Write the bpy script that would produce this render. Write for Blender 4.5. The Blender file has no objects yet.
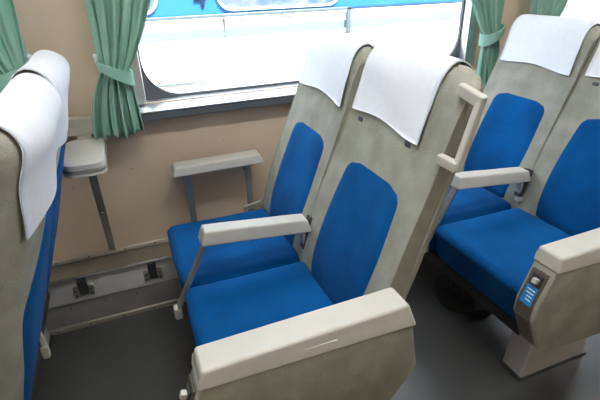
import bpy, bmesh, math, random
from mathutils import Vector, Matrix
random.seed(7)
sc = bpy.context.scene
C = sc.collection
PITCH = 0.921

# ------------------------------------------------------------------ materials
def mat(name, col, rough=0.6, metal=0.0, spec=0.5, noise=None, bump=None, sheen=0.0, mottle=None, coat=0.0, emit=None, trans=0.0):
    m = bpy.data.materials.new(name); m.use_nodes = True
    nt = m.node_tree; b = nt.nodes['Principled BSDF']
    c4 = (col[0], col[1], col[2], 1)
    b.inputs['Base Color'].default_value = c4
    b.inputs['Roughness'].default_value = rough
    b.inputs['Metallic'].default_value = metal
    b.inputs['Specular IOR Level'].default_value = spec
    b.inputs['Sheen Weight'].default_value = sheen
    b.inputs['Coat Weight'].default_value = coat
    if trans: b.inputs['Transmission Weight'].default_value = trans
    if emit:
        b.inputs['Emission Color'].default_value = (*emit[0], 1); b.inputs['Emission Strength'].default_value = emit[1]
    tc = nt.nodes.new('ShaderNodeTexCoord')
    if mottle:                                  # (scale, amount, second colour)
        scale, amt, c2 = mottle
        n = nt.nodes.new('ShaderNodeTexNoise'); n.inputs['Scale'].default_value = scale; n.inputs['Detail'].default_value = 5
        nt.links.new(tc.outputs['Object'], n.inputs['Vector'])
        r = nt.nodes.new('ShaderNodeMapRange'); r.inputs['From Min'].default_value = 0.35; r.inputs['From Max'].default_value = 0.65
        r.inputs['To Max'].default_value = amt
        nt.links.new(n.outputs['Fac'], r.inputs['Value'])
        mx = nt.nodes.new('ShaderNodeMix'); mx.data_type = 'RGBA'
        mx.inputs[6].default_value = c4; mx.inputs[7].default_value = (*c2, 1)
        nt.links.new(r.outputs['Result'], mx.inputs[0]); nt.links.new(mx.outputs[2], b.inputs['Base Color'])
    if bump:                                    # (scale, strength)
        n2 = nt.nodes.new('ShaderNodeTexNoise'); n2.inputs['Scale'].default_value = bump[0]; n2.inputs['Detail'].default_value = 3
        nt.links.new(tc.outputs['Object'], n2.inputs['Vector'])
        bp = nt.nodes.new('ShaderNodeBump'); bp.inputs['Strength'].default_value = bump[1]; bp.inputs['Distance'].default_value = 0.004
        nt.links.new(n2.outputs['Fac'], bp.inputs['Height']); nt.links.new(bp.outputs['Normal'], b.inputs['Normal'])
    return m

M = {}
M['blue'] = mat('blue_moquette', (0.0, 0.092, 0.29), 0.85, spec=0.12, sheen=0.03, mottle=(6, 0.75, (0.0, 0.046, 0.165)), bump=(260, 0.35))
M['grey'] = mat('grey_green_moquette', (0.36, 0.35, 0.285), 0.9, spec=0.12, sheen=0.05, mottle=(14, 0.8, (0.25, 0.245, 0.195)), bump=(240, 0.4))
M['pad'] = mat('cream_plastic', (0.56, 0.53, 0.46), 0.38, spec=0.45, mottle=(25, 0.25, (0.47, 0.44, 0.38)), bump=(300, 0.05))
M['cloth'] = mat('white_cloth', (0.80, 0.80, 0.82), 0.9, spec=0.1, mottle=(60, 0.3, (0.72, 0.72, 0.75)), bump=(320, 0.25))
M['wall'] = mat('beige_wall_panel', (0.60, 0.465, 0.345), 0.5, spec=0.35, mottle=(3, 0.35, (0.55, 0.425, 0.31)), bump=(180, 0.04))
M['floor'] = mat('dark_vinyl_floor', (0.085, 0.083, 0.078), 0.36, spec=0.5, mottle=(5, 0.6, (0.062, 0.061, 0.058)), bump=(60, 0.05))
M['ceil'] = mat('white_ceiling', (0.75, 0.74, 0.70), 0.6)
M['alu'] = mat('aluminium', (0.72, 0.74, 0.76), 0.3, metal=0.9, mottle=(12, 0.3, (0.58, 0.60, 0.62)))
M['alud'] = mat('dull_aluminium', (0.42, 0.41, 0.39), 0.42, metal=0.75, mottle=(14, 0.5, (0.33, 0.32, 0.30)))
M['ledge'] = mat('beige_metal', (0.60, 0.55, 0.47), 0.30, metal=0.55, mottle=(10, 0.5, (0.44, 0.40, 0.34)))
M['ledged'] = mat('tan_metal', (0.33, 0.30, 0.25), 0.32, metal=0.6, mottle=(10, 0.6, (0.24, 0.21, 0.165)))
M['ductl'] = mat('pale_grey_panel', (0.60, 0.58, 0.55), 0.4, metal=0.15, mottle=(8, 0.5, (0.48, 0.46, 0.43)))
M['ductd'] = mat('grey_panel', (0.33, 0.32, 0.30), 0.5, metal=0.2, mottle=(8, 0.6, (0.25, 0.24, 0.22)))
M['dark'] = mat('dark_rubber', (0.035, 0.035, 0.035), 0.5)
M['seal'] = mat('window_mask', (0.09, 0.10, 0.11), 0.45)
M['bronze'] = mat('brown_grey_metal', (0.20, 0.17, 0.13), 0.4, metal=0.5, mottle=(30, 0.5, (0.14, 0.12, 0.10)))
M['chrome'] = mat('chrome', (0.8, 0.8, 0.8), 0.15, metal=1.0)
M['hook'] = mat('white_plastic', (0.85, 0.85, 0.85), 0.3)
M['sticker'] = mat('blue_sticker', (0.02, 0.25, 0.62), 0.4)
M['curtain'] = mat('green_curtain', (0.33, 0.54, 0.43), 0.9, spec=0.1, sheen=0.1, mottle=(14, 0.5, (0.25, 0.44, 0.35)), bump=(200, 0.25))
M['twhite'] = mat('white_paint', (0.86, 0.88, 0.90), 0.35)
M['tblue'] = mat('blue_paint', (0.03, 0.18, 0.42), 0.3)
M['tstripe'] = mat('pale_blue_paint', (0.19, 0.30, 0.35), 0.4)
M['tglass'] = mat('painted_reflection_glass', (0.05, 0.12, 0.27), 0.2, mottle=(9, 0.9, (0.22, 0.24, 0.36)))  # noise colours paint a blue reflection pattern into the glass
M['tgrey'] = mat('grey_paint', (0.11, 0.15, 0.18), 0.4)
M['black'] = mat('black_paint', (0.01, 0.015, 0.08), 0.4)
M['ballast'] = mat('pale_ballast', (0.55, 0.54, 0.52), 0.9, mottle=(20, 1, (0.35, 0.34, 0.33)))
def glassmat():
    m = bpy.data.materials.new('window_glass'); m.use_nodes = True; nt = m.node_tree
    nt.nodes.clear(); o = nt.nodes.new('ShaderNodeOutputMaterial')
    t = nt.nodes.new('ShaderNodeBsdfTransparent'); t.inputs[0].default_value = (0.97, 0.98, 0.98, 1)
    g = nt.nodes.new('ShaderNodeBsdfGlossy'); g.inputs['Roughness'].default_value = 0.02
    mx = nt.nodes.new('ShaderNodeMixShader'); mx.inputs[0].default_value = .04
    nt.links.new(t.outputs[0], mx.inputs[1]); nt.links.new(g.outputs[0], mx.inputs[2])
    nt.links.new(mx.outputs[0], o.inputs[0]); return m
M['glass'] = glassmat()
M['lamp_dim'] = mat('weak_fill_diffuser', (0.9, 0.9, 0.9), 0.5, emit=((0.93, 0.98, 1.0), 4.0))
M['lamp'] = mat('fill_diffuser', (0.9, 0.9, 0.9), 0.5, emit=((0.95, 0.98, 1.0), 17.0))
# cloth lets a little light through
def translucent(m, w):
    nt = m.node_tree; b = nt.nodes['Principled BSDF']; o = [n for n in nt.nodes if n.type == 'OUTPUT_MATERIAL'][0]
    t = nt.nodes.new('ShaderNodeBsdfTranslucent'); mx = nt.nodes.new('ShaderNodeMixShader'); mx.inputs[0].default_value = w
    src = b.inputs['Base Color'].links
    if src: nt.links.new(src[0].from_socket, t.inputs[0])
    nt.links.new(b.outputs[0], mx.inputs[1]); nt.links.new(t.outputs[0], mx.inputs[2]); nt.links.new(mx.outputs[0], o.inputs[0])
translucent(M['curtain'], 0.3)

# ------------------------------------------------------------------ helpers
def link(name, me, m, parent=None, smooth=True, mats=None):
    o = bpy.data.objects.new(name, me); C.objects.link(o)
    for mm in (mats or [m]): me.materials.append(mm)
    if smooth:
        for p in me.polygons: p.use_smooth = True
    if parent: o.parent = parent
    return o
def tag(o, label=None, cat=None, group=None, kind=None):
    if label: o['label'] = label
    if cat: o['category'] = cat
    if group: o['group'] = group
    if kind: o['kind'] = kind
    return o
def empty(name, loc, label, cat, group=None):
    o = bpy.data.objects.new(name, None); C.objects.link(o); o.location = loc; o.empty_display_size = 0.1
    return tag(o, label, cat, group)
class MB:
    def __init__(s): s.v = []; s.f = []; s.mi = []
    def add(s, V, F, mi=0):
        n = len(s.v); s.v += [tuple(p) for p in V]; s.f += [tuple(i + n for i in f) for f in F]; s.mi += [mi] * len(F)
    def rbox(s, a, b, r=0.004, k=2, m=1, fn=None, mi=0):
        """rounded box from corner a to corner b"""
        a = [min(x, y) for x, y in zip(a, b)], [max(x, y) for x, y in zip(a, b)]
        lo, hi = a; r = min(r, *[(h - l) / 2.001 for l, h in zip(lo, hi)])
        ax = []
        for l, h in zip(lo, hi):
            t = [l + r * (1 - math.tan(math.pi / 4 * (1 - i / k))) for i in range(k)]
            c = [l + r + (h - l - 2 * r) * i / m for i in range(m + 1)]
            e = [h - r * (1 - math.tan(math.pi / 4 * (1 - i / k))) for i in range(k)][::-1]
            ax.append(t + c + e)
        idx = {}; V = []; F = []
        def P(i, j, l):
            key = (i, j, l)
            if key not in idx:
                p = Vector((ax[0][i], ax[1][j], ax[2][l]))
                q = Vector([min(max(p[d], lo[d] + r), hi[d] - r) for d in range(3)])
                dd = p - q
                if dd.length > 1e-9: p = q + dd.normalized() * r
                if fn: p = Vector(fn(p))
                idx[key] = len(V); V.append(p)
            return idx[key]
        n = [len(x) - 1 for x in ax]
        for i in range(n[0]):
            for j in range(n[1]):
                F.append((P(i, j, 0), P(i, j + 1, 0), P(i + 1, j + 1, 0), P(i + 1, j, 0)))
                F.append((P(i, j, n[2]), P(i + 1, j, n[2]), P(i + 1, j + 1, n[2]), P(i, j + 1, n[2])))
        for i in range(n[0]):
            for l in range(n[2]):
                F.append((P(i, 0, l), P(i + 1, 0, l), P(i + 1, 0, l + 1), P(i, 0, l + 1)))
                F.append((P(i, n[1], l), P(i, n[1], l + 1), P(i + 1, n[1], l + 1), P(i + 1, n[1], l)))
        for j in range(n[1]):
            for l in range(n[2]):
                F.append((P(0, j, l), P(0, j, l + 1), P(0, j + 1, l + 1), P(0, j + 1, l)))
                F.append((P(n[0], j, l), P(n[0], j + 1, l), P(n[0], j + 1, l + 1), P(n[0], j, l + 1)))
        s.add(V, F, mi); return s
    def bar(s, p, q, w, t, up=(0, 1, 0), r=0.002, mi=0):
        """rectangular bar from p to q, w across (along `up`), t the other way"""
        p = Vector(p); q = Vector(q); d = (q - p); L = d.length; d.normalize()
        u = Vector(up); u = (u - d * u.dot(d)).normalized(); v = d.cross(u)
        s.rbox((0, -w / 2, -t / 2), (L, w / 2, t / 2), r, fn=lambda a: p + d * a[0] + u * a[1] + v * a[2], mi=mi); return s
    def tube(s, pts, rad, n=12, mi=0, closed=False):
        pts = [Vector(p) for p in pts]; V = []; F = []
        rads = rad if isinstance(rad, (list, tuple)) else [rad] * len(pts)
        prev = None
        for i, p in enumerate(pts):
            a = pts[max(i - 1, 0)]; b = pts[min(i + 1, len(pts) - 1)]
            d = (b - a).normalized()
            if prev is None:
                u = d.orthogonal().normalized()
            else: u = (prev - d * prev.dot(d)).normalized()
            prev = u; v = d.cross(u)
            for k in range(n):
                an = 2 * math.pi * k / n; V.append(p + (u * math.cos(an) + v * math.sin(an)) * rads[i])
        for i in range(len(pts) - 1):
            for k in range(n):
                F.append((i * n + k, i * n + (k + 1) % n, (i + 1) * n + (k + 1) % n, (i + 1) * n + k))
        F.append(tuple(range(n))[::-1]); F.append(tuple((len(pts) - 1) * n + k for k in range(n)))
        s.add(V, F, mi); return s
    def prism(s, poly, y0, y1, bev=0.0, axis='y', mi=0):
        """polygon in x,z extruded from y0 to y1"""
        bm = bmesh.new()
        def mk(a, b, c):
            return {'y': (a, c, b), 'z': (a, b, c), 'x': (c, a, b)}[axis]
        lo = [bm.verts.new(mk(a, b, y0)) for a, b in poly]; hi = [bm.verts.new(mk(a, b, y1)) for a, b in poly]
        n = len(poly); bm.faces.new(lo); bm.faces.new(hi[::-1])
        for i in range(n): bm.faces.new((lo[i], hi[i], hi[(i + 1) % n], lo[(i + 1) % n]))
        bmesh.ops.recalc_face_normals(bm, faces=bm.faces)
        if bev > 0: bmesh.ops.bevel(bm, geom=bm.edges[:], offset=bev, segments=3, affect='EDGES', profile=0.5)
        bm.verts.ensure_lookup_table(); bm.verts.index_update()
        s.add([v.co.copy() for v in bm.verts], [[v.index for v in f.verts] for f in bm.faces], mi); bm.free(); return s
    def mesh(s, name):
        me = bpy.data.meshes.new(name); me.from_pydata(s.v, [], s.f)
        for p, k in zip(me.polygons, s.mi): p.material_index = k
        me.validate(); me.update(); return me
    def build(s, name, m, parent=None, smooth=True, sharp=35):
        mats = m if isinstance(m, list) else [m]
        o = link(name, s.mesh(name), None, parent, smooth, mats)
        if smooth:
            me = o.data; bm = bmesh.new(); bm.from_mesh(me)
            for e in bm.edges:
                if len(e.link_faces) == 2 and e.calc_face_angle(0) > math.radians(sharp): e.smooth = False
            bm.to_mesh(me); bm.free()
            if sharp == 35:
                wn = o.modifiers.new('weighted', 'WEIGHTED_NORMAL'); wn.keep_sharp = True
        return o
def struct(name, mb, m, parent=None, **k):
    o = mb.build(name, m, parent, **k)
    if not parent: o['kind'] = 'structure'
    return o
def kids(o): return [c for c in bpy.data.objects if c.parent == o]
def copy_tree(o, parent=None):
    c = o.copy(); C.objects.link(c)
    if parent: c.parent = parent; c.matrix_parent_inverse = o.matrix_parent_inverse.copy()
    for ch in kids(o): copy_tree(ch, c)
    return c

# ------------------------------------------------------------------ room shell
X0, X1, YF, ZC = -3.2, 5.0, -2.78, 2.18
WPITCH = 1.842
WIN = [(-WPITCH + 0.015, -WPITCH + 1.50), (0.015, 1.50), (WPITCH + 0.015, WPITCH + 1.50)]
WZ0, WZ1 = 0.845, 1.62
struct('floor', MB().rbox((X0, YF, -0.05), (X1, 0.06, 0.0), 0.001), M['floor'], smooth=False)
struct('ceiling', MB().rbox((X0, YF - .06, ZC), (X1, 0.08, ZC + 0.08), 0.001), M['ceil'], smooth=False)
def pierced(y0, y1):
    w = MB()
    w.rbox((X0, y0, 0), (X1, y1, WZ0), 0.0005); w.rbox((X0, y0, WZ1), (X1, y1, ZC), 0.0005)
    xs = [X0] + [e for a in WIN for e in a] + [X1]
    for i in range(0, len(xs), 2):
        w.rbox((xs[i], y0, WZ0), (xs[i + 1], y1, WZ1), 0.0005)
    return w
struct('wall_back', pierced(0.0, 0.07), M['wall'], smooth=False)
struct('wall_front', MB().rbox((X0, YF - 0.07, 0), (X1, YF, ZC), 0.001), M['wall'], smooth=False)  # unseen wall, left windowless to keep the aisle side darker
struct('wall_left', MB().rbox((X0 - 0.06, YF, 0), (X0, 0.0, ZC), 0.001), M['wall'], smooth=False)
struct('wall_right', MB().rbox((X1, YF, 0), (X1 + 0.06, 0.0, ZC), 0.001), M['wall'], smooth=False)

def rounded_hole(x0, x1, z0, z1, r, seg=10):
    pts = []
    for cx, cz, a0 in ((x1 - r, z1 - r, 0), (x0 + r, z1 - r, 90), (x0 + r, z0 + r, 180), (x1 - r, z0 + r, 270)):
        for i in range(seg + 1):
            a = math.radians(a0 + 90 * i / seg); pts.append((cx + r * math.cos(a), cz + r * math.sin(a)))
    return pts
def ring(mb, x0, x1, z0, z1, hx0, hx1, hz0, hz1, r, y0, y1):
    """rectangular plate with a round-cornered hole"""
    seg = 10; inn = rounded_hole(hx0, hx1, hz0, hz1, r, seg); out = []
    corners = [(x1, z1), (x0, z1), (x0, z0), (x1, z0)]
    for c in range(4):
        for i in range(seg + 1): out.append(corners[c])
    n = len(inn); V = []; F = []
    for y in (y0, y1):
        V += [(a, y, b) for a, b in inn]; V += [(a, y, b) for a, b in out]
    for i in range(n):
        j = (i + 1) % n
        F.append((i, j, n + j, n + i)); F.append((2 * n + i, 3 * n + i, 3 * n + j, 2 * n + j))
        F.append((i, 2 * n + i, 2 * n + j, j)); F.append((n + i, n + j, 3 * n + j, 3 * n + i))
    F = [f for f in F if len({V[i] for i in f}) > 2]
    mb.add(V, F); return mb
for i, (a, b) in enumerate(WIN):
    fr = MB()
    fr.rbox((a - 0.03, -0.012, WZ0), (a + 0.012, 0.05, WZ1), 0.004)
    fr.rbox((b - 0.028, -0.012, WZ0), (b + 0.03, 0.05, WZ1), 0.004)
    fr.rbox((a, -0.012, WZ1 - 0.02), (b, 0.05, WZ1 + 0.03), 0.004)
    w = struct('window_%d' % (i + 1), fr, M['alu'])
    mk = ring(MB(), a + 0.012, b - 0.028, WZ0, WZ1 - 0.02, a + 0.02, b - 0.034, WZ0 + 0.012, WZ1 - 0.03, 0.135, 0.035, 0.05)
    mk.build('window_mask', M['seal'], w, sharp=25)
    MB().rbox((a + 0.01, 0.051, WZ0 + 0.001), (b - 0.01, 0.057, WZ1 - 0.001), 0.0005).build('window_pane', M['glass'], w, smooth=False)
    sl = MB()
    sl.prism([(-0.062, WZ0 - 0.016), (0.034, WZ0 + 0.004), (0.034, WZ0 - 0.012), (-0.062, WZ0 - 0.022)], a - 0.03, b + 0.03, 0.0015, 'x')
    sl.build('window_sill', M['alu'], w, sharp=25)
    MB().rbox((a - 0.03, -0.058, WZ0 - 0.052), (b + 0.03, -0.001, WZ0 - 0.0225), 0.003).build('sill_support', M['seal'], w)
# trim rail on the pillars at sill height
for i, (a, b) in enumerate([(-WPITCH + 1.532, -0.018), (1.532, WPITCH - 0.018)]):
    t = MB().rbox((a, -0.05, 0.795), (b, -0.0005, 0.832), 0.004)
    struct('trim_%d' % (i + 1), t, M['ledge'])
# heater duct along the wall foot
d = MB()
d.prism([(-0.108, 0.010), (-0.108, 0.125), (-0.0005, 0.125), (-0.0005, 0.010)], X0, X1, 0.001, 'x')
base = struct('baseboard_back', d, M['ductd'], sharp=25)
MB().prism([(-0.116, 0.128), (-0.094, 0.2305), (-0.0005, 0.2305), (-0.0005, 0.128)], X0, X1, 0.001, 'x').build('duct_face', M['ductl'], base, sharp=25)
MB().prism([(-0.112, 0.2310), (-0.113, 0.2430), (-0.0005, 0.2500), (-0.0005, 0.2310)], X0, X1, 0.0015, 'x').build('duct_ledge', M['ledged'], base, sharp=25)
MB().rbox((X0, -0.1160, 0.2315), (X1, -0.1132, 0.2400), 0.0010).build('ledge_lip', M['alu'], base)
MB().rbox((X0, -0.016, 0.2505), (X1, -0.0005, 0.268), 0.003).build('ledge_upstand', M['ledge'], base)
MB().rbox((X0, -0.122, 0.0), (X1, -0.1085, 0.022), 0.003).build('floor_strip', M['ledge'], base)
for x in (-1.0, -0.60, -0.335, -0.072, 0.22, 0.55, 0.9, 1.2):
    bx = x
    h = MB().rbox((bx - 0.016, -0.122, 0.156), (bx + 0.016, -0.096, 0.2303), 0.003)
    hb = h.build('duct_bracket', M['dark'], base)
    pl = MB().rbox((bx - 0.036, -0.1195, 0.150), (bx + 0.036, -0.108, 0.162), 0.002)
    for s in (-1, 1):
        pl.rbox((bx + s * 0.018, -0.1205, 0.146), (bx + s * 0.037, -0.104, 0.192), 0.003)
    pl.build('bracket_plate', M['alud'], hb)
    for s in (-1, 1):
        for z in (0.158, 0.180): MB().rbox((bx + s * 0.0275 - 0.0035, -0.1225, z - 0.0035), (bx + s * 0.0275 + 0.0035, -0.120, z + 0.0035), 0.002).build('screw', M['dark'], hb)
for x in (-.52, -.40, -.27, -.15, -.02):
    MB().rbox((x - .003, -0.1105, 0.094), (x + .003, -0.107, 0.100), 0.002).build('screw', M['dark'], base)
    MB().rbox((x + .05, -0.1235, 0.008), (x + .056, -0.121, 0.014), 0.002).build('screw', M['dark'], base)
for x in (-.42, -.30, -.16, -.04):
    MB().rbox((x - .003, -0.0175, 0.257), (x + .003, -0.0155, 0.263), 0.002).build('screw', M['dark'], base)
for x, z in ((-0.29, 0.56), (-0.07, 0.60), (0.30, 0.66)):
    MB().rbox((x - .002, -0.002, z - .002), (x + .002, 0.0, z + .002), 0.001).build('rivet', M['bronze'], bpy.data.objects['wall_back'])

# ------------------------------------------------------------------ fold-away side table
TX = -0.205
t = empty('side_table', (TX, 0, 0.72), 'small cream wall table with rounded corners beside the left curtain, on a metal brace', 'table')
def loc(mb, name, m, par, o=None, **k):
    """build in world space, keep under an Empty placed elsewhere"""
    ob = mb.build(name, m, par, **k); ob.matrix_parent_inverse = Matrix.Translation(par.location).inverted() if not o else o
    return ob
def slab(mb, x0, x1, y0, y1, z0, z1, r, bev=0.003):
    mb.prism([(a, b) for a, b in rounded_hole(x0, x1, y0, y1, r, 6)], z0, z1, bev, 'z'); return mb
loc(slab(MB(), TX - 0.060, TX + 0.064, -0.318, -0.045, 0.737, 0.757, 0.035), 'table_top', M['pad'], t)
loc(slab(MB(), TX - 0.063, TX + 0.067, -0.321, -0.043, 0.728, 0.7365, 0.036, 0.001), 'table_edging', M['alud'], t)
loc(slab(MB(), TX - 0.061, TX + 0.065, -0.319, -0.045, 0.716, 0.7275, 0.034, 0.002), 'table_underside', M['pad'], t)
br = MB(); br.rbox((TX - 0.022, -0.012, 0.70), (TX + 0.022, -0.001, 0.794), 0.002)
br.rbox((TX - 0.06, -0.054, 0.772), (TX + 0.06, -0.0505, 0.800), 0.0015); br.rbox((TX - 0.022, -0.054, 0.745), (TX + 0.022, -0.0505, 0.771), 0.001); br.rbox((TX - 0.03, -0.044, 0.724), (TX + 0.03, -0.012, 0.738), 0.002)
loc(br, 'wall_bracket', M['ledge'], t)
loc(MB().bar((TX + 0.012, -0.24, 0.714), (TX - 0.002, -0.008, 0.262), 0.026, 0.008, (1, 0, 0)), 'brace', M['alud'], t)
for z, y in ((0.69, -0.232), (0.50, -0.134), (0.30, -0.035)): loc(MB().rbox((TX, y - .009, z - .004), (TX + .008, y - .003, z + .004), .002), 'screw', M['chrome'], t)
loc(MB().rbox((TX - .004, -.0145, .775), (TX + .004, -.011, .783), .002), 'screw', M['chrome'], t)

# ------------------------------------------------------------------ wall armrest
def wall_arm(x0, label):
    a = empty('wall_armrest', (x0, 0, 0.62), label, 'armrest', None)
    def taper(p):
        k = (p[2] - 0.60) / 0.045
        e = 0.012 * k
        x = p[0] + (e if p[0] < x0 + 0.18 else -e * 1.2); return (x, p[1] + (0.008 * k if p[1] < -0.08 else 0), p[2])
    loc(MB().rbox((x0, -0.125, 0.582), (x0 + 0.350, -0.055, 0.620), 0.006, 3, 4, taper), 'arm_pad', M['pad'], a)
    for lx in (0.054, 0.300):
        loc(MB().bar((x0 + lx, -0.075, 0.579), (x0 + lx, -0.075, 0.27), 0.026, 0.009, (1, 0, 0)), 'leg', M['alud'], a)
    for lx in (0.054, 0.300):
        for z in (.30, .53): loc(MB().rbox((x0 + lx - .008, -.071, z), (x0 + lx + .008, -.0005, z + .02), .002), 'wall_spacer', M['alud'], a)
    return a
wall_arm(0.073, 'cream armrest on two metal legs fixed to the wall beside the middle seats')

# ------------------------------------------------------------------ twin seat
def catmull(P, n):
    out = []
    for i in range(len(P) - 1):
        p0 = P[max(i - 1, 0)]; p1 = P[i]; p2 = P[i + 1]; p3 = P[min(i + 2, len(P) - 1)]
        for k in range(n):
            t = k / n
            out.append(tuple(0.5 * ((2 * b) + (-a + c) * t + (2 * a - 5 * b + 4 * c - d) * t * t + (-a + 3 * b - 3 * c + d) * t ** 3) for a, b, c, d in zip(p0, p1, p2, p3)))
    out.append(tuple(P[-1])); return out
ZS = [.36, .42, .50, .60, .70, .80, .90, .98, 1.02]
FX = [.400, .402, .418, .452, .492, .536, .578, .600, .610]
RX = [.500, .520, .548, .584, .616, .648, .678, .698, .708]
ctrl = [(x, z, (x + r) / 2, z) for x, r, z in zip(FX, RX, ZS)]
ctrl += [(.626, 1.055, .662, 1.0), (.651, 1.076, .662, 1.0), (.680, 1.073, .662, 1.0), (.701, 1.052, .662, 1.0)]
ctrl += [(r, z, (x + r) / 2, z) for x, r, z in reversed(list(zip(FX, RX, ZS)))]
PR = catmull(ctrl, 5)
_L = [0]
for a, b in zip(PR, PR[1:]): _L.append(_L[-1] + math.hypot(a[0] - b[0], a[1] - b[1]))
PL = _L[-1]
def prof(t):
    s_ = max(0, min(1, t)) * PL
    lo, hi = 0, len(_L) - 1
    while hi - lo > 1:
        m = (lo + hi) // 2
        if _L[m] <= s_: lo = m
        else: hi = m
    f = (s_ - _L[lo]) / (_L[hi] - _L[lo]); return [a + (b - a) * f for a, b in zip(PR[lo], PR[hi])]
HW = 0.226
def back_pt(t, v, off=0.0):
    """point of the backrest skin: t along the side profile, v in -1..1 across"""
    x, z, mx, mz = prof(t)
    a = prof(t - 0.004); b = prof(t + 0.004)
    tx, tz = b[0] - a[0], b[1] - a[1]; L = math.hypot(tx, tz) or 1; nx, nz = -tz / L, tx / L
    av = min(abs(v), 1.0)
    front = x < mx
    hi = max(0, min(1, (z - .93) / .10))
    kmin = 0.95 if front else -0.15
    kmin += ((.62 if front else -.55) - kmin) * hi
    ef = (1 - av ** 9) ** .5; er = (1 - av ** 3.6) ** .6
    edge = ef if front else er
    if hi > 0: edge = edge * (1 - hi) + (1 - av ** (5.5 if v < 0 else 14)) ** .5 * hi
    k = kmin + (1 - kmin) * edge
    cx = mx; cz = mz
    kz = .45 + .55 * (1 - av ** (5.5 if v < 0 else 16)) ** .5
    px = cx + (x - cx) * k; pz = cz + (z - cz) * (kz if z > 1.0 else 1)
    px -= (.024 * av ** 2.2 if v < 0 else .004 * av ** 4) * max(0, min(1, (z - .62) / .35))
    # gentle hollow across the front of the back
    if front and z < 1.0:
        px += 0.010 * (1 - av ** 2) * math.sin(max(0, min(1, (z - .45) / .40)) * math.pi)
    return (px + nx * off, pz + nz * off)
def t_at(z, rear=False):
    lo, hi = (0, .5) if not rear else (.5, 1)
    for _ in range(40):
        m = (lo + hi) / 2
        zz = prof(m)[1]
        if (zz < z) != rear: lo = m
        else: hi = m
    return (lo + hi) / 2
YC = (-0.370, -0.805)
HWS = {YC[0]: 0.205, YC[1]: 0.226}          # centres of the window-side and aisle-side backs

def backrest_mb(yc):
    mb = MB(); nt, nv = 76, 26; V = []; F = []
    vs = [math.sin(math.pi / 2 * (2 * j / nv - 1)) for j in range(nv + 1)]
    for j, v in enumerate(vs):
        for i in range(nt + 1):
            px, pz = back_pt(i / nt, v); V.append((px, yc + v * HWS[yc], pz))
    for j in range(nv):
        for i in range(nt):
            a = j * (nt + 1) + i; F.append((a, a + 1, a + nt + 2, a + nt + 1))
    for j in range(nv):     # close the bottom
        a = j * (nt + 1); b = a + nt; F.append((a, a + nt + 1, b + nt + 1, b))
    for j in (0, nv):       # flat side cheeks: pair front and rear points
        o = j * (nt + 1)
        for i in range(nt // 2):
            f = (o + i, o + i + 1, o + nt - i - 1, o + nt - i)
            if len(set(f)) < 4: f = (o + i, o + i + 1, o + nt - i)
            F.append(f if j == nv else f[::-1])
    mb.add(V, F); return mb
def patch(mb, yc, t0, t1, shape, off, nt=30, nv=16, rim=True):
    """a raised panel on the backrest skin. shape(s) -> (left, right) in v for s in 0..1"""
    V = []; F = []
    for i in range(nt + 1):
        s_ = i / nt; a, b = shape(s_)
        for j in range(nv + 1):
            u = j / nv; v = a + (b - a) * u
            e = min(u, 1 - u, s_, 1 - s_) ; o = off * min(1, (e * 14 + 0.02)) - 0.0008
            px, pz = back_pt(t0 + (t1 - t0) * s_, v, o); V.append((px, yc + v * HWS[yc], pz))
    for i in range(nt):
        for j in range(nv):
            a = i * (nv + 1) + j; F.append((a, a + nv + 1, a + nv + 2, a + 1))
    mb.add(V, F); return mb
def insert_shape(wb, wt, rt=0.11, rb=0.02, cen=0.0, skew=0.0):
    def f(s_):
        w = wb + (wt - wb) * s_ ** 1.6
        w += 0.06 * math.sin(math.pi * min(1, s_ * 1.1))
        if s_ > 1 - rt:
            q = (s_ - (1 - rt)) / rt; w -= 0.30 * (1 - math.sqrt(max(0, 1 - q ** 2.2)))
        if s_ < rb:
            q = (rb - s_) / rb; w -= 0.2 * (1 - math.sqrt(max(0, 1 - q * q)))
        return (cen - w, cen + w)
    return f

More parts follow.
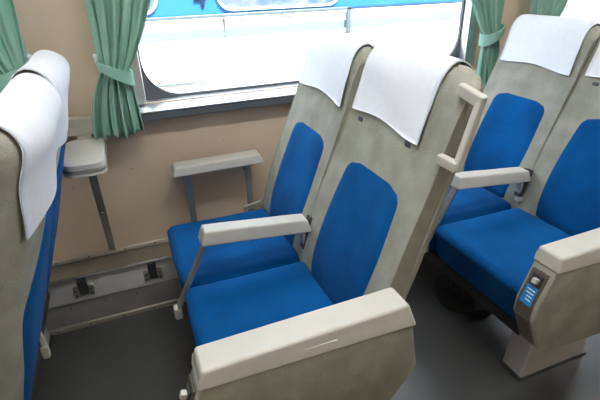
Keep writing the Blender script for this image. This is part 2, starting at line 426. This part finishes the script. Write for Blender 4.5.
def rear_shape(s_):
    w = .14 + .62 * math.sin(math.pi / 2 * min(1, s_ / .35)) if s_ < .35 else .76 - .28 * ((s_ - .35) / .65) ** 1.3
    return (-w, w)
def make_seat():
    S = empty('twin_seat', (0.24, -0.57, 0), '', 'seat', 'rows of blue twin train seats')
    inv = Matrix.Translation(S.location).inverted()
    def add(mb, name, m, par=None, label=None, **k):
        o = mb.build(name, m, par or S, **k)
        if not par: o.matrix_parent_inverse = inv
        if label: o['label'] = label
        return o
    # backrests
    for n, yc in enumerate(YC):
        b = add(backrest_mb(yc), 'backrest', M['grey'], sharp=50)
        add(patch(MB(), yc, t_at(.39), t_at(.786), insert_shape(.61, .62) if n else insert_shape(.62, .68, cen=-.03), .007), 'front_panel', M['blue'], b, 'blue fabric panel on the front of the back')
        add(patch(MB(), yc, t_at(.86, True), t_at(.40, True), rear_shape, .007), 'rear_panel', M['blue'], b, 'blue fabric panel on the rear of the back')
        if n:
            for v0 in (.70, -.36):
                add(patch(MB(), yc, t_at(.878), t_at(.893), lambda s_, v0=v0: (v0 - .07, v0 + .07), .003, 3, 4), 'cover_fastener', M['dark'], b, 'dark fastener strip')
        # seam piping round the cheek
        for sg in (-1, 1):
            pts = []
            for i in range(0, 61):
                px, pz = back_pt(.02 + .92 * i / 60, sg * 1.0, 0.0); pts.append((px, yc + sg * (HWS[yc] - .001), pz))
            add(MB().tube(pts, 0.0028, 6), 'piping', M['grey'], b)
    # grab handle at the aisle shoulder
    hb = [c for c in kids(S) if c.name.startswith('backrest')][-1]
    hm = MB()
    hm.bar((.592, -1.018, 1.047), (.603, -1.080, 1.029), 0.026, 0.020, (0, 0, 1), .005)
    hm.bar((.603, -1.074, 1.040), (.562, -1.074, .888), 0.016, 0.018, (0, 1, 0), .005)
    hm.bar((.557, -1.022, .901), (.563, -1.079, .897), 0.024, 0.018, (0, 0, 1), .005)
    add(hm, 'grab_handle', M['pad'], hb, 'cream plastic grab handle')
    # cushions
    def cush(yc):
        def fn(p):
            x, y, z = p
            u = (x - .2) / .21; w = (y - yc) / HWS[yc]
            if z > .36: z += 0.010 * (1 - w * w) * math.cos(min(1, abs(u)) * 1.2) - 0.006 + .006 * max(0, -u)
            if z < .34: x += .0
            if x < .06: x += 0.030 * max(0, (.40 - z)) / .14 - .006 * (1 - w * w)
            return (x, y, z)
        return MB().rbox((0.008, yc - HWS[yc] + .002, .265), (.420, yc + HWS[yc] - .002, .418), .032, 5, 10, fn)
    for yc in YC: add(cush(yc), 'seat_cushion', M['blue'])
    # underframe, feet, turning column
    u = MB().rbox((.05, -1.00, .215), (.46, -.16, .262), .006); add(u, 'underframe', M['dark'])
    add(MB().tube([(.24, -.57, 0.0), (.24, -.57, .03), (.24, -.57, .031), (.24, -.57, .215)], [.13, .13, .07, .07], 24), 'turning_column', M['dark'])
    for y0 in (-1.005, -.20):
        f = MB().prism([(.11, 0), (.405, 0), (.385, .216), (.125, .216)], y0, y0 + .085, .004)
        fo = add(f, 'foot', M['ductl'])
        add(MB().rbox((.10, y0 - .006, 0), (.415, y0 + .091, .008), .002), 'foot_flange', M['dark'], fo)
    # centre armrest
    def tap(p):
        k = max(0, (p[2] - .545)) / .04
        x = p[0] + (.014 * k if p[0] < .2 else (-.012 * k if p[0] > .36 else 0)); s_ = 1 if p[1] > -.5785 else -1
        return (x, p[1] - s_ * .006 * k, p[2] + .010 - .034 * (p[0] - .078) / .354)
    ca = add(MB().rbox((.078, -.612, .545), (.432, -.546, .590), .006, 3, 4, tap), 'centre_armrest', M['pad'])
    add(MB().bar((.100, -.5795, .560), (-.014, -.5795, .338), 0.028, 0.011, (0, 1, 0)), 'arm_post', M['alud'], ca, 'slanting metal post')
    add(MB().rbox((-.029, -.595, .302), (-.004, -.564, .345), .006), 'post_foot', M['pad'], ca, 'small cream foot of the post')
    rb = MB().bar((.405, -.5795, .530), (.420, -.5795, .43), 0.026, 0.014, (0, 1, 0)); rb.bar((.41, -.5795, .44), (.495, -.5795, .425), 0.022, 0.02, (0, 1, 0)); rb.bar((.497, -.5795, .44), (.507, -.5795, .33), .016, .012, (0, 1, 0)); rb.rbox((.493, -.592, .288), (.513, -.567, .332), .005)
    add(rb, 'rear_bracket', M['pad'], ca, 'cream rear bracket')
    add(MB().bar((.414, -.5795, .45), (.443, -.5795, .560), .028, .022, (0, 1, 0)), 'recess_shade', M['dark'])  # dark bar stands in for the shaded recess between the backs
    # hinge bracket on the window side
    hbk = MB().bar((.325, -.135, .400), (.405, -.135, .412), 0.010, 0.022, (0, 1, 0), .002)
    hbk.bar((.395, -.135, .405), (.455, -.135, .462), 0.006, 0.022, (0, 1, 0), .002)
    hbk.prism([(.375, .345), (.47, .345), (.47, .43), (.42, .41)], -.134, -.128, .001)
    add(MB().tube([(.444, -.142, .430), (.444, -.118, .430)], .015, 14), 'hinge_bolt', M['chrome'])
    add(hbk, 'hinge_bracket', M['ledge'])
    # aisle side panel with arm pad
    ol = [(-.022, .560), (-.060, .448), (-.062, .405), (-.010, .288), (.015, .262), (.300, .250), (.405, .292), (.480, .388), (.488, .410), (.462, .560)]
    sp = add(MB().prism(ol, -1.118, -1.045, .007), 'side_panel', M['grey'], sharp=40)
    def padfn(p):
        x, y, z = p; k = (z - .545) / .06
        if x < .1: x += .012 * k
        if x > .4: x -= .020 * k
        if y < -1.09: y += .010 * k
        z += (-.008 if p[2] > .58 else .012) * (1 - (p[0] + .036) / .506)
        return (x, y, z)
    ap = add(MB().rbox((-.026, -1.126, .545), (.470, -1.042, .606), .007, 3, 5, padfn), 'arm_pad', M['pad'])
    add(MB().prism([(-.034, .543), (-.0655, .448), (-.0675, .403), (-.022, .305), (-.012, .310), (-.055, .406), (-.053, .446), (-.022, .543)], -1.106, -1.056, .001), 'end_plate', M['bronze'], sp, 'brown metal end plate')
    def onplate(s0, s1, y0, y1, h):   # box on the sloping front face, s from top
        a = Vector((-.034, 0, .543)); b = Vector((-.0655, 0, .448)); dd = (b - a)
        nrm = Vector((-dd.z, 0, dd.x)).normalized(); nrm = nrm if nrm.x < 0 else -nrm
        mb = MB(); L = dd.length; dn = dd.normalized()
        mb.rbox((s0 * L, y0, 0), (s1 * L, y1, h), min(h, .003) * .9, fn=lambda p: a + dn * p[0] + nrm * (p[2] - .0005) + Vector((0, p[1], 0)))
        return mb
    lv = onplate(.08, .40, -1.100, -1.066, .006); add(lv, 'lever_plate', M['dark'], sp)
    add(onplate(.18, .33, -1.093, -1.078, .018), 'recline_button', M['pad'], sp, 'white recline button')
    st = add(onplate(.46, 1.0, -1.099, -1.064, .0022), 'sticker', M['sticker'], sp, 'blue instruction sticker')
    wm = MB()
    for q in (.54, .64, .74, .84):
        o2 = onplate(q, q + .035, -1.095, -1.070 - .006 * (q > .65), .0030); wm.add(o2.v, o2.f)
    add(wm, 'sticker_marks', M['hook'], st)
    return S

def cover_mb(yc, y0, y1, seed, t0=.900, t1=.895, vr=(-1, 1), skew=0, sf=0.0):
    rnd = random.Random(seed); ta, tb = t_at(t0), t_at(t1, True); V = []; F = []; nt, nv = 60, 22
    ph = [rnd.uniform(0, 6) for _ in range(6)]
    for side in (0, 1):
        for i in range(nt + 1):
            q = i / nt
            for j in range(nv + 1):
                u = j / nv; y = y0 + (y1 - y0) * u
                y += .004 * math.sin(q * 9 + ph[0]) * (1 if j in (0, nv) else 0)
                tt = ta + (tb - ta) * q + (.004 * math.sin(u * 7 + ph[1]) if i in (0, nt) else 0) - skew * (1 - u) * q / PL + sf * (1 - u) * (1 - q) / PL
                loose = max(0, abs(q - .45) - .18) / .35
                w = .0025 * (1 + math.sin(u * 11 + ph[2] + q * 3)) * loose + .0015 * (1 + math.sin(q * 17 + u * 5 + ph[3]))
                vv = (y - yc) / HWS[yc]
                g = max(0, min(1, (q - .5) / .12)); vc = max(vr[0], min(vr[1], vv)); vv += (vc - vv) * g
                px, pz = back_pt(tt, vv, .004 + w + .0025 * side)
                V.append((px, y, pz))
    n = (nt + 1) * (nv + 1)
    for i in range(nt):
        for j in range(nv):
            a = i * (nv + 1) + j; f = (a, a + nv + 1, a + nv + 2, a + 1)
            F.append(tuple(x + n for x in f)); F.append(f[::-1])
    rim = [j for j in range(nv + 1)] + [i * (nv + 1) + nv for i in range(1, nt + 1)] + [nt * (nv + 1) + j for j in range(nv - 1, -1, -1)] + [i * (nv + 1) for i in range(nt - 1, 0, -1)]
    for a, b in zip(rim, rim[1:] + rim[:1]): F.append((a, b, b + n, a + n))
    mb = MB(); mb.add(V, F); return mb

seatM = make_seat()
seatM['label'] = 'blue and grey twin train seat in the middle, nearest whole seat pair'
seatR = copy_tree(seatM); seatR.location.x += PITCH
seatR['label'] = 'rearmost blue and grey twin seat at the right, blue sticker on its arm end'
for c in kids(seatR):
    if c.name.startswith('backrest'): c.location.x += .024
seatL = copy_tree(seatM); seatL.location.x += -PITCH + 0.021
seatL['label'] = 'twin seat at the left edge seen from behind, hiding part of the wall table'
CL = {}
for n, (yc, ya, yb) in enumerate(((YC[0], -.186, -.546), (YC[1], -.602, -.938))):
    CL[n] = cover_mb(yc, ya, yb, n, sf=(.006, .010)[n]).mesh('headrest_cover')
names = [((0, 'white headrest cover on the window side back of the middle twin seat'), (1, 'white headrest cover on the middle twin seat, beside the cream grab handle'), 0.0),
         ((0, 'white headrest cover on the window side back of the rearmost twin seat'), (1, 'white headrest cover cut by the right edge of the photo'), PITCH + .024),
         ((3, 'white headrest cover of the left twin seat nearest the wall'), (2, 'white headrest cover filling the left edge of the photo, nearest the camera'), -PITCH + 0.021)]
CL[2] = cover_mb(YC[1], -.606, -.988, 5, vr=(-.95, .45), t1=.875, skew=.07).mesh('headrest_cover')
CL[3] = cover_mb(YC[0], -.155, -.522, 6, vr=(-.7, .7), t1=.87).mesh('headrest_cover')
for a, b, dx in names:
    for n, lab in (a, b):
        o = bpy.data.objects.new('headrest_cover', CL[n]); C.objects.link(o)
        if not CL[n].materials: CL[n].materials.append(M['cloth'])
        for p in CL[n].polygons: p.use_smooth = True
        o.location.x = dx; tag(o, lab, 'headrest cover', 'white headrest covers')

# ------------------------------------------------------------------ curtains
def curtain(name, xt, xw, top, bot, side, label, zt=0.985, ztop=1.66, seed=0, zb=0.735):
    """xt..: centre and half width at the tie; top (x0,x1) at z=1.2; bot (x0,x1) at the hem"""
    rnd = random.Random(seed); nf = 5; nu, nz = 84, 60; V = []; F = []
    ph = [rnd.uniform(-.5, .5) for _ in range(nf * 3)]
    for i in range(nz + 1):
        z = ztop + (zb - ztop) * i / nz
        if z > zt:
            q = min(1, (z - zt) / (1.2 - zt)); q2 = (z - zt) / (ztop - zt)
            k = q ** .8 if q < 1 else 1
            a = (xt - xw) + (top[0] - (xt - xw)) * k; b = (xt + xw) + (top[1] - (xt + xw)) * k
            if z > 1.2:
                g = (z - 1.2) / (ztop - 1.2)
                if side > 0: b += .22 * g
                else: a -= .22 * g
            amp = .012 + .008 * q
        else:
            q = min(1, (zt - z) / (zt - zb)); k = math.sin(q * math.pi / 2) ** .8 if q > 0 else 0
            a = (xt - xw) + (bot[0] - (xt - xw)) * k; b = (xt + xw) + (bot[1] - (xt + xw)) * k
            amp = .012 + .016 * q
        for j in range(nu + 1):
            u = j / nu; x = a + (b - a) * u
            f = math.sin(u * nf * 2 * math.pi + 1.1 * math.sin(3 * z + ph[0]) + ph[1]) + .45 * math.sin(u * nf * 4.7 * math.pi + 7 * z + ph[2]) + .45 * math.sin(u * 5 + ph[3] + 9 * z)
            bulge = .022 * math.sin(u * math.pi)
            x += .004 * math.sin(u * nf * 2 * math.pi + 1.3 + 4 * z)
            zz = z - (.012 * (u - .5) * side + .006 * math.sin(u * 13 + ph[4]) if i == nz else 0)
            V.append((x, -.088 - bulge - amp * .75 * f, zz))
    for i in range(nz):
        for j in range(nu):
            a = i * (nu + 1) + j; F.append((a, a + nu + 1, a + nu + 2, a + 1))
    root = empty('curtain', (xt, -.09, zb), label, 'curtain', 'green tied curtains')
    mb = MB(); mb.add(V, F); o = loc(mb, 'drape', M['curtain'], root, sharp=180)
    so = o.modifiers.new('thick', 'SOLIDIFY'); so.thickness = .002
    # tieback: a sloping band round the gathers
    tb = MB(); V = []; F = []; n = 40
    for k in range(n):
        an = 2 * math.pi * k / n
        cx = xt + (xw + .012) * math.cos(an); cy = -.097 - .050 * math.sin(an)
        tilt = -.026 * side * math.cos(an)
        hh = .019 - .006 * (math.cos(an) * -side)
        for rr, zz in ((0, hh), (0, -hh), (.006, -hh), (.006, hh)):
            V.append((cx - rr * math.cos(an), cy + rr * math.sin(an), zt + tilt + zz))
    for k in range(n):
        for j in range(4):
            F.append((k * 4 + j, k * 4 + (j + 1) % 4, ((k + 1) % n) * 4 + (j + 1) % 4, ((k + 1) % n) * 4 + j))
    tb.add(V, F); loc(tb, 'tieback', M['curtain'], root, sharp=40)
    hx = xt - side * (xw + .012)
    h = MB().tube([(hx, -.001, zt + .028), (hx, -.05, zt + .028), (hx, -.052, zt + .046)], .0045, 10)
    h.rbox((hx - .007, -.058, zt + .042), (hx + .007, -.045, zt + .056), .006, 3)
    loc(h, 'tieback_hook', M['hook'], root)
    rd = MB().tube([(min(top) - .35 * (side < 0) - .0, -.088, ztop + .012), (max(top) + .35 * (side > 0), -.088, ztop + .012)], .008, 10)
    for xx in (min(top), max(top)): rd.tube([(xx, -.088, ztop + .012), (xx, -.001, ztop + .012)], .006, 8)
    loc(rd, 'curtain_rod', M['alu'], root)
curtain('curtain', -.058, .042, (-.105, .092), (-.165, .002), 1, 'green curtain tied back left of the large middle window, above the wall table', seed=1, zb=.766)
curtain('curtain', 1.530, .038, (1.370, 1.575), (1.475, 1.61), -1, 'green curtain tied back right of the large middle window, behind the seat tops', seed=2, zt=1.0, zb=.766)
curtain('curtain', -.360, .045, (-.56, -.300), (-.44, -.32), -1, 'green curtain at the top left corner of the photo', seed=3, zt=1.0, zb=.766)
curtain('curtain', 1.842 - .005, .045, (1.765, 1.98), (1.77, 1.90), 1, 'green curtain behind the rearmost seat, nearest the right edge', seed=4, zb=.766)

# ------------------------------------------------------------------ outside: neighbouring train
T = empty('train', (0.9, 1.25, -1.0), 'white and blue train carriage standing on the next track outside the window', 'train')
TY = 1.2
def tb_(y0=TY, **k): return MB()
tl = MB().rbox((-6, TY, -.75), (10, TY + 2.7, 1.032), .02); loc(tl, 'lower_body', M['twhite'], T, smooth=False)
loc(MB().rbox((-6, TY + .002, 1.033), (10, TY + 2.7, 2.1), .02), 'upper_body', M['tblue'], T, smooth=False)
loc(MB().prism([(TY, 2.101), (TY + .5, 2.45), (TY + 2.2, 2.45), (TY + 2.7, 2.101)], -6, 10, .01, 'x'), 'roof', M['tgrey'], T)
loc(MB().rbox((-6, TY - .004, .918), (10, TY + .001, .966), .001), 'pale_stripe', M['tstripe'], T)
xs = [(-1.9, -.95), (-.72, .245), (.585, 1.425), (3.2, 4.2), (4.5, 5.5)]
for a, b in xs:
    fm = MB(); ring(fm, a - .0, b + .0, 1.062, 1.8, a + .012, b - .012, 1.074, 1.788, .09, TY - .012, TY + .003)
    # rounded outside edge
    fm = MB(); o_ = rounded_hole(a, b, 1.062, 1.8, .10, 8); i_ = rounded_hole(a + .013, b - .013, 1.075, 1.787, .088, 8); n = len(o_)
    V = [(p, TY - .010, q) for p, q in o_] + [(p, TY - .010, q) for p, q in i_] + [(p, TY + .001, q) for p, q in o_] + [(p, TY + .001, q) for p, q in i_]; F = []
    for i in range(n):
        j = (i + 1) % n; F += [(i, j, n + j, n + i), (i, 2 * n + i, 2 * n + j, j), (n + i, n + j, 3 * n + j, 3 * n + i)]
    fm.add(V, F); w = loc(fm, 'carriage_window', M['twhite'], T, sharp=30)
    gp = MB().prism(i_, TY - .003, TY + .001, 0); g = gp.build('window_glass', M['tglass'], w, smooth=False)
# handrail ending in a post
hr = MB().rbox((-3.0, TY - .03, 1.030), (1.49, TY - .012, 1.050), .004); hr.rbox((1.462, TY - .03, .850), (1.492, TY - .012, 1.050), .004)
for x in (-2, -1, 0, 1.0): hr.rbox((x, TY - .014, 1.034), (x + .02, TY + .001, 1.046), .002)
hr.rbox((1.468, TY - .014, .87), (1.486, TY + .001, .89), .002)
loc(hr, 'handrail', M['tgrey'], T)
pp = MB().rbox((.05, TY - .02, .652), (.40, TY + .001, .668), .006); pp.tube([(.445, TY - .02, .655), (.445, TY + .001, .655)], .019, 16)
loc(pp, 'side_fitting', M['tstripe'], T)
loc(MB().rbox((.617, TY - .004, .60), (.623, TY + .001, 1.03), .001), 'body_seam', M['tgrey'], T)
def text(s_, x, z, size, m, name):
    cu = bpy.data.curves.new(name, 'FONT'); cu.body = s_; cu.size = size; cu.extrude = .001; cu.offset = .002
    o = bpy.data.objects.new(name, cu); C.objects.link(o); o.location = (x, TY - .005, z); o.rotation_euler = (math.pi / 2, 0, 0)
    dg = bpy.context.evaluated_depsgraph_get(); me = bpy.data.meshes.new_from_object(o.evaluated_get(dg)); mw = o.matrix_basis.copy()
    bpy.data.objects.remove(o); me.transform(mw); me.materials.clear()
    ob = link(name, me, m, T, False); ob.matrix_parent_inverse = Matrix.Translation(T.location).inverted()
text('4', .448, 1.092, .15, M['black'], 'car_number')
for k, x in enumerate((-3.5, 0.5, 5.5)):
    for dx in (0, 1.9):
        w = MB().tube([(x + dx, TY + .25, -.62), (x + dx, TY + .36, -.62)], .40, 28); w.tube([(x + dx, TY + .3, -.62), (x + dx, TY + 2.0, -.62)], .06, 16); w.tube([(x + dx, TY + 1.9, -.62), (x + dx, TY + 2.01, -.62)], .40, 28)
        loc(w, 'wheelset', M['dark'], T)
gr = MB().rbox((-14, -14, -1.10), (16, 16, -1.02), .001); g = struct('ground', gr, M['ballast'], smooth=False)

# ------------------------------------------------------------------ light
for i, y in enumerate((-1.12, -2.0)):  # unseen lamps added as interior fill, stronger in the row nearer the window wall
    for j, x in enumerate((-1.6, .3, 2.2)):
        f = empty('ceiling_fill_lamp', (x, y, ZC), 'unseen white fluorescent ceiling lamp added to fill the interior', 'lamp', 'added ceiling fill lamps')
        loc(MB().rbox((x - .62, y - .09, ZC - .03), (x + .62, y + .09, ZC - .001), .006), 'housing', M['ceil'], f)
        loc(MB().rbox((x - .60, y - .07, ZC - .05), (x + .60, y + .07, ZC - .0305), .008), 'diffuser', M['lamp'] if i == 0 else M['lamp_dim'], f)
w = bpy.data.worlds.new('World'); sc.world = w; w.use_nodes = True
nt = w.node_tree; bg = nt.nodes['Background']
bg.inputs['Color'].default_value = (.80, .90, 1.0, 1); bg.inputs['Strength'].default_value = 5.2
sun = bpy.data.lights.new('sun', 'SUN'); sun.energy = 13; sun.angle = .01; sun.color = (1, .97, .92)
so = bpy.data.objects.new('sun', sun); C.objects.link(so)
so.rotation_euler = Vector((.25, -.50, 1.1)).to_track_quat('Z', 'Y').to_euler()

# ------------------------------------------------------------------ camera
cam = bpy.data.cameras.new('camera'); co = bpy.data.objects.new('camera', cam); C.objects.link(co)
fw = Vector((0.32228542, 0.83248245, -0.4506718)); rt = Vector((0.92765085, -0.37261661, -0.0249149)); up = Vector((0.18866902, 0.41003637, 0.89234196))
mw = Matrix((rt, up, -fw)).transposed().to_4x4(); mw.translation = (-0.0541, -1.7629, 1.2686)
co.matrix_world = mw
cam.sensor_width = 36; cam.lens = 452.42 * 36 / 600; cam.clip_start = .02
sc.camera = co
sc.view_settings.view_transform = 'Standard'; sc.view_settings.look = 'None'; sc.view_settings.gamma = 1; sc.view_settings.exposure = 0.8
sc.view_settings.use_curve_mapping = False
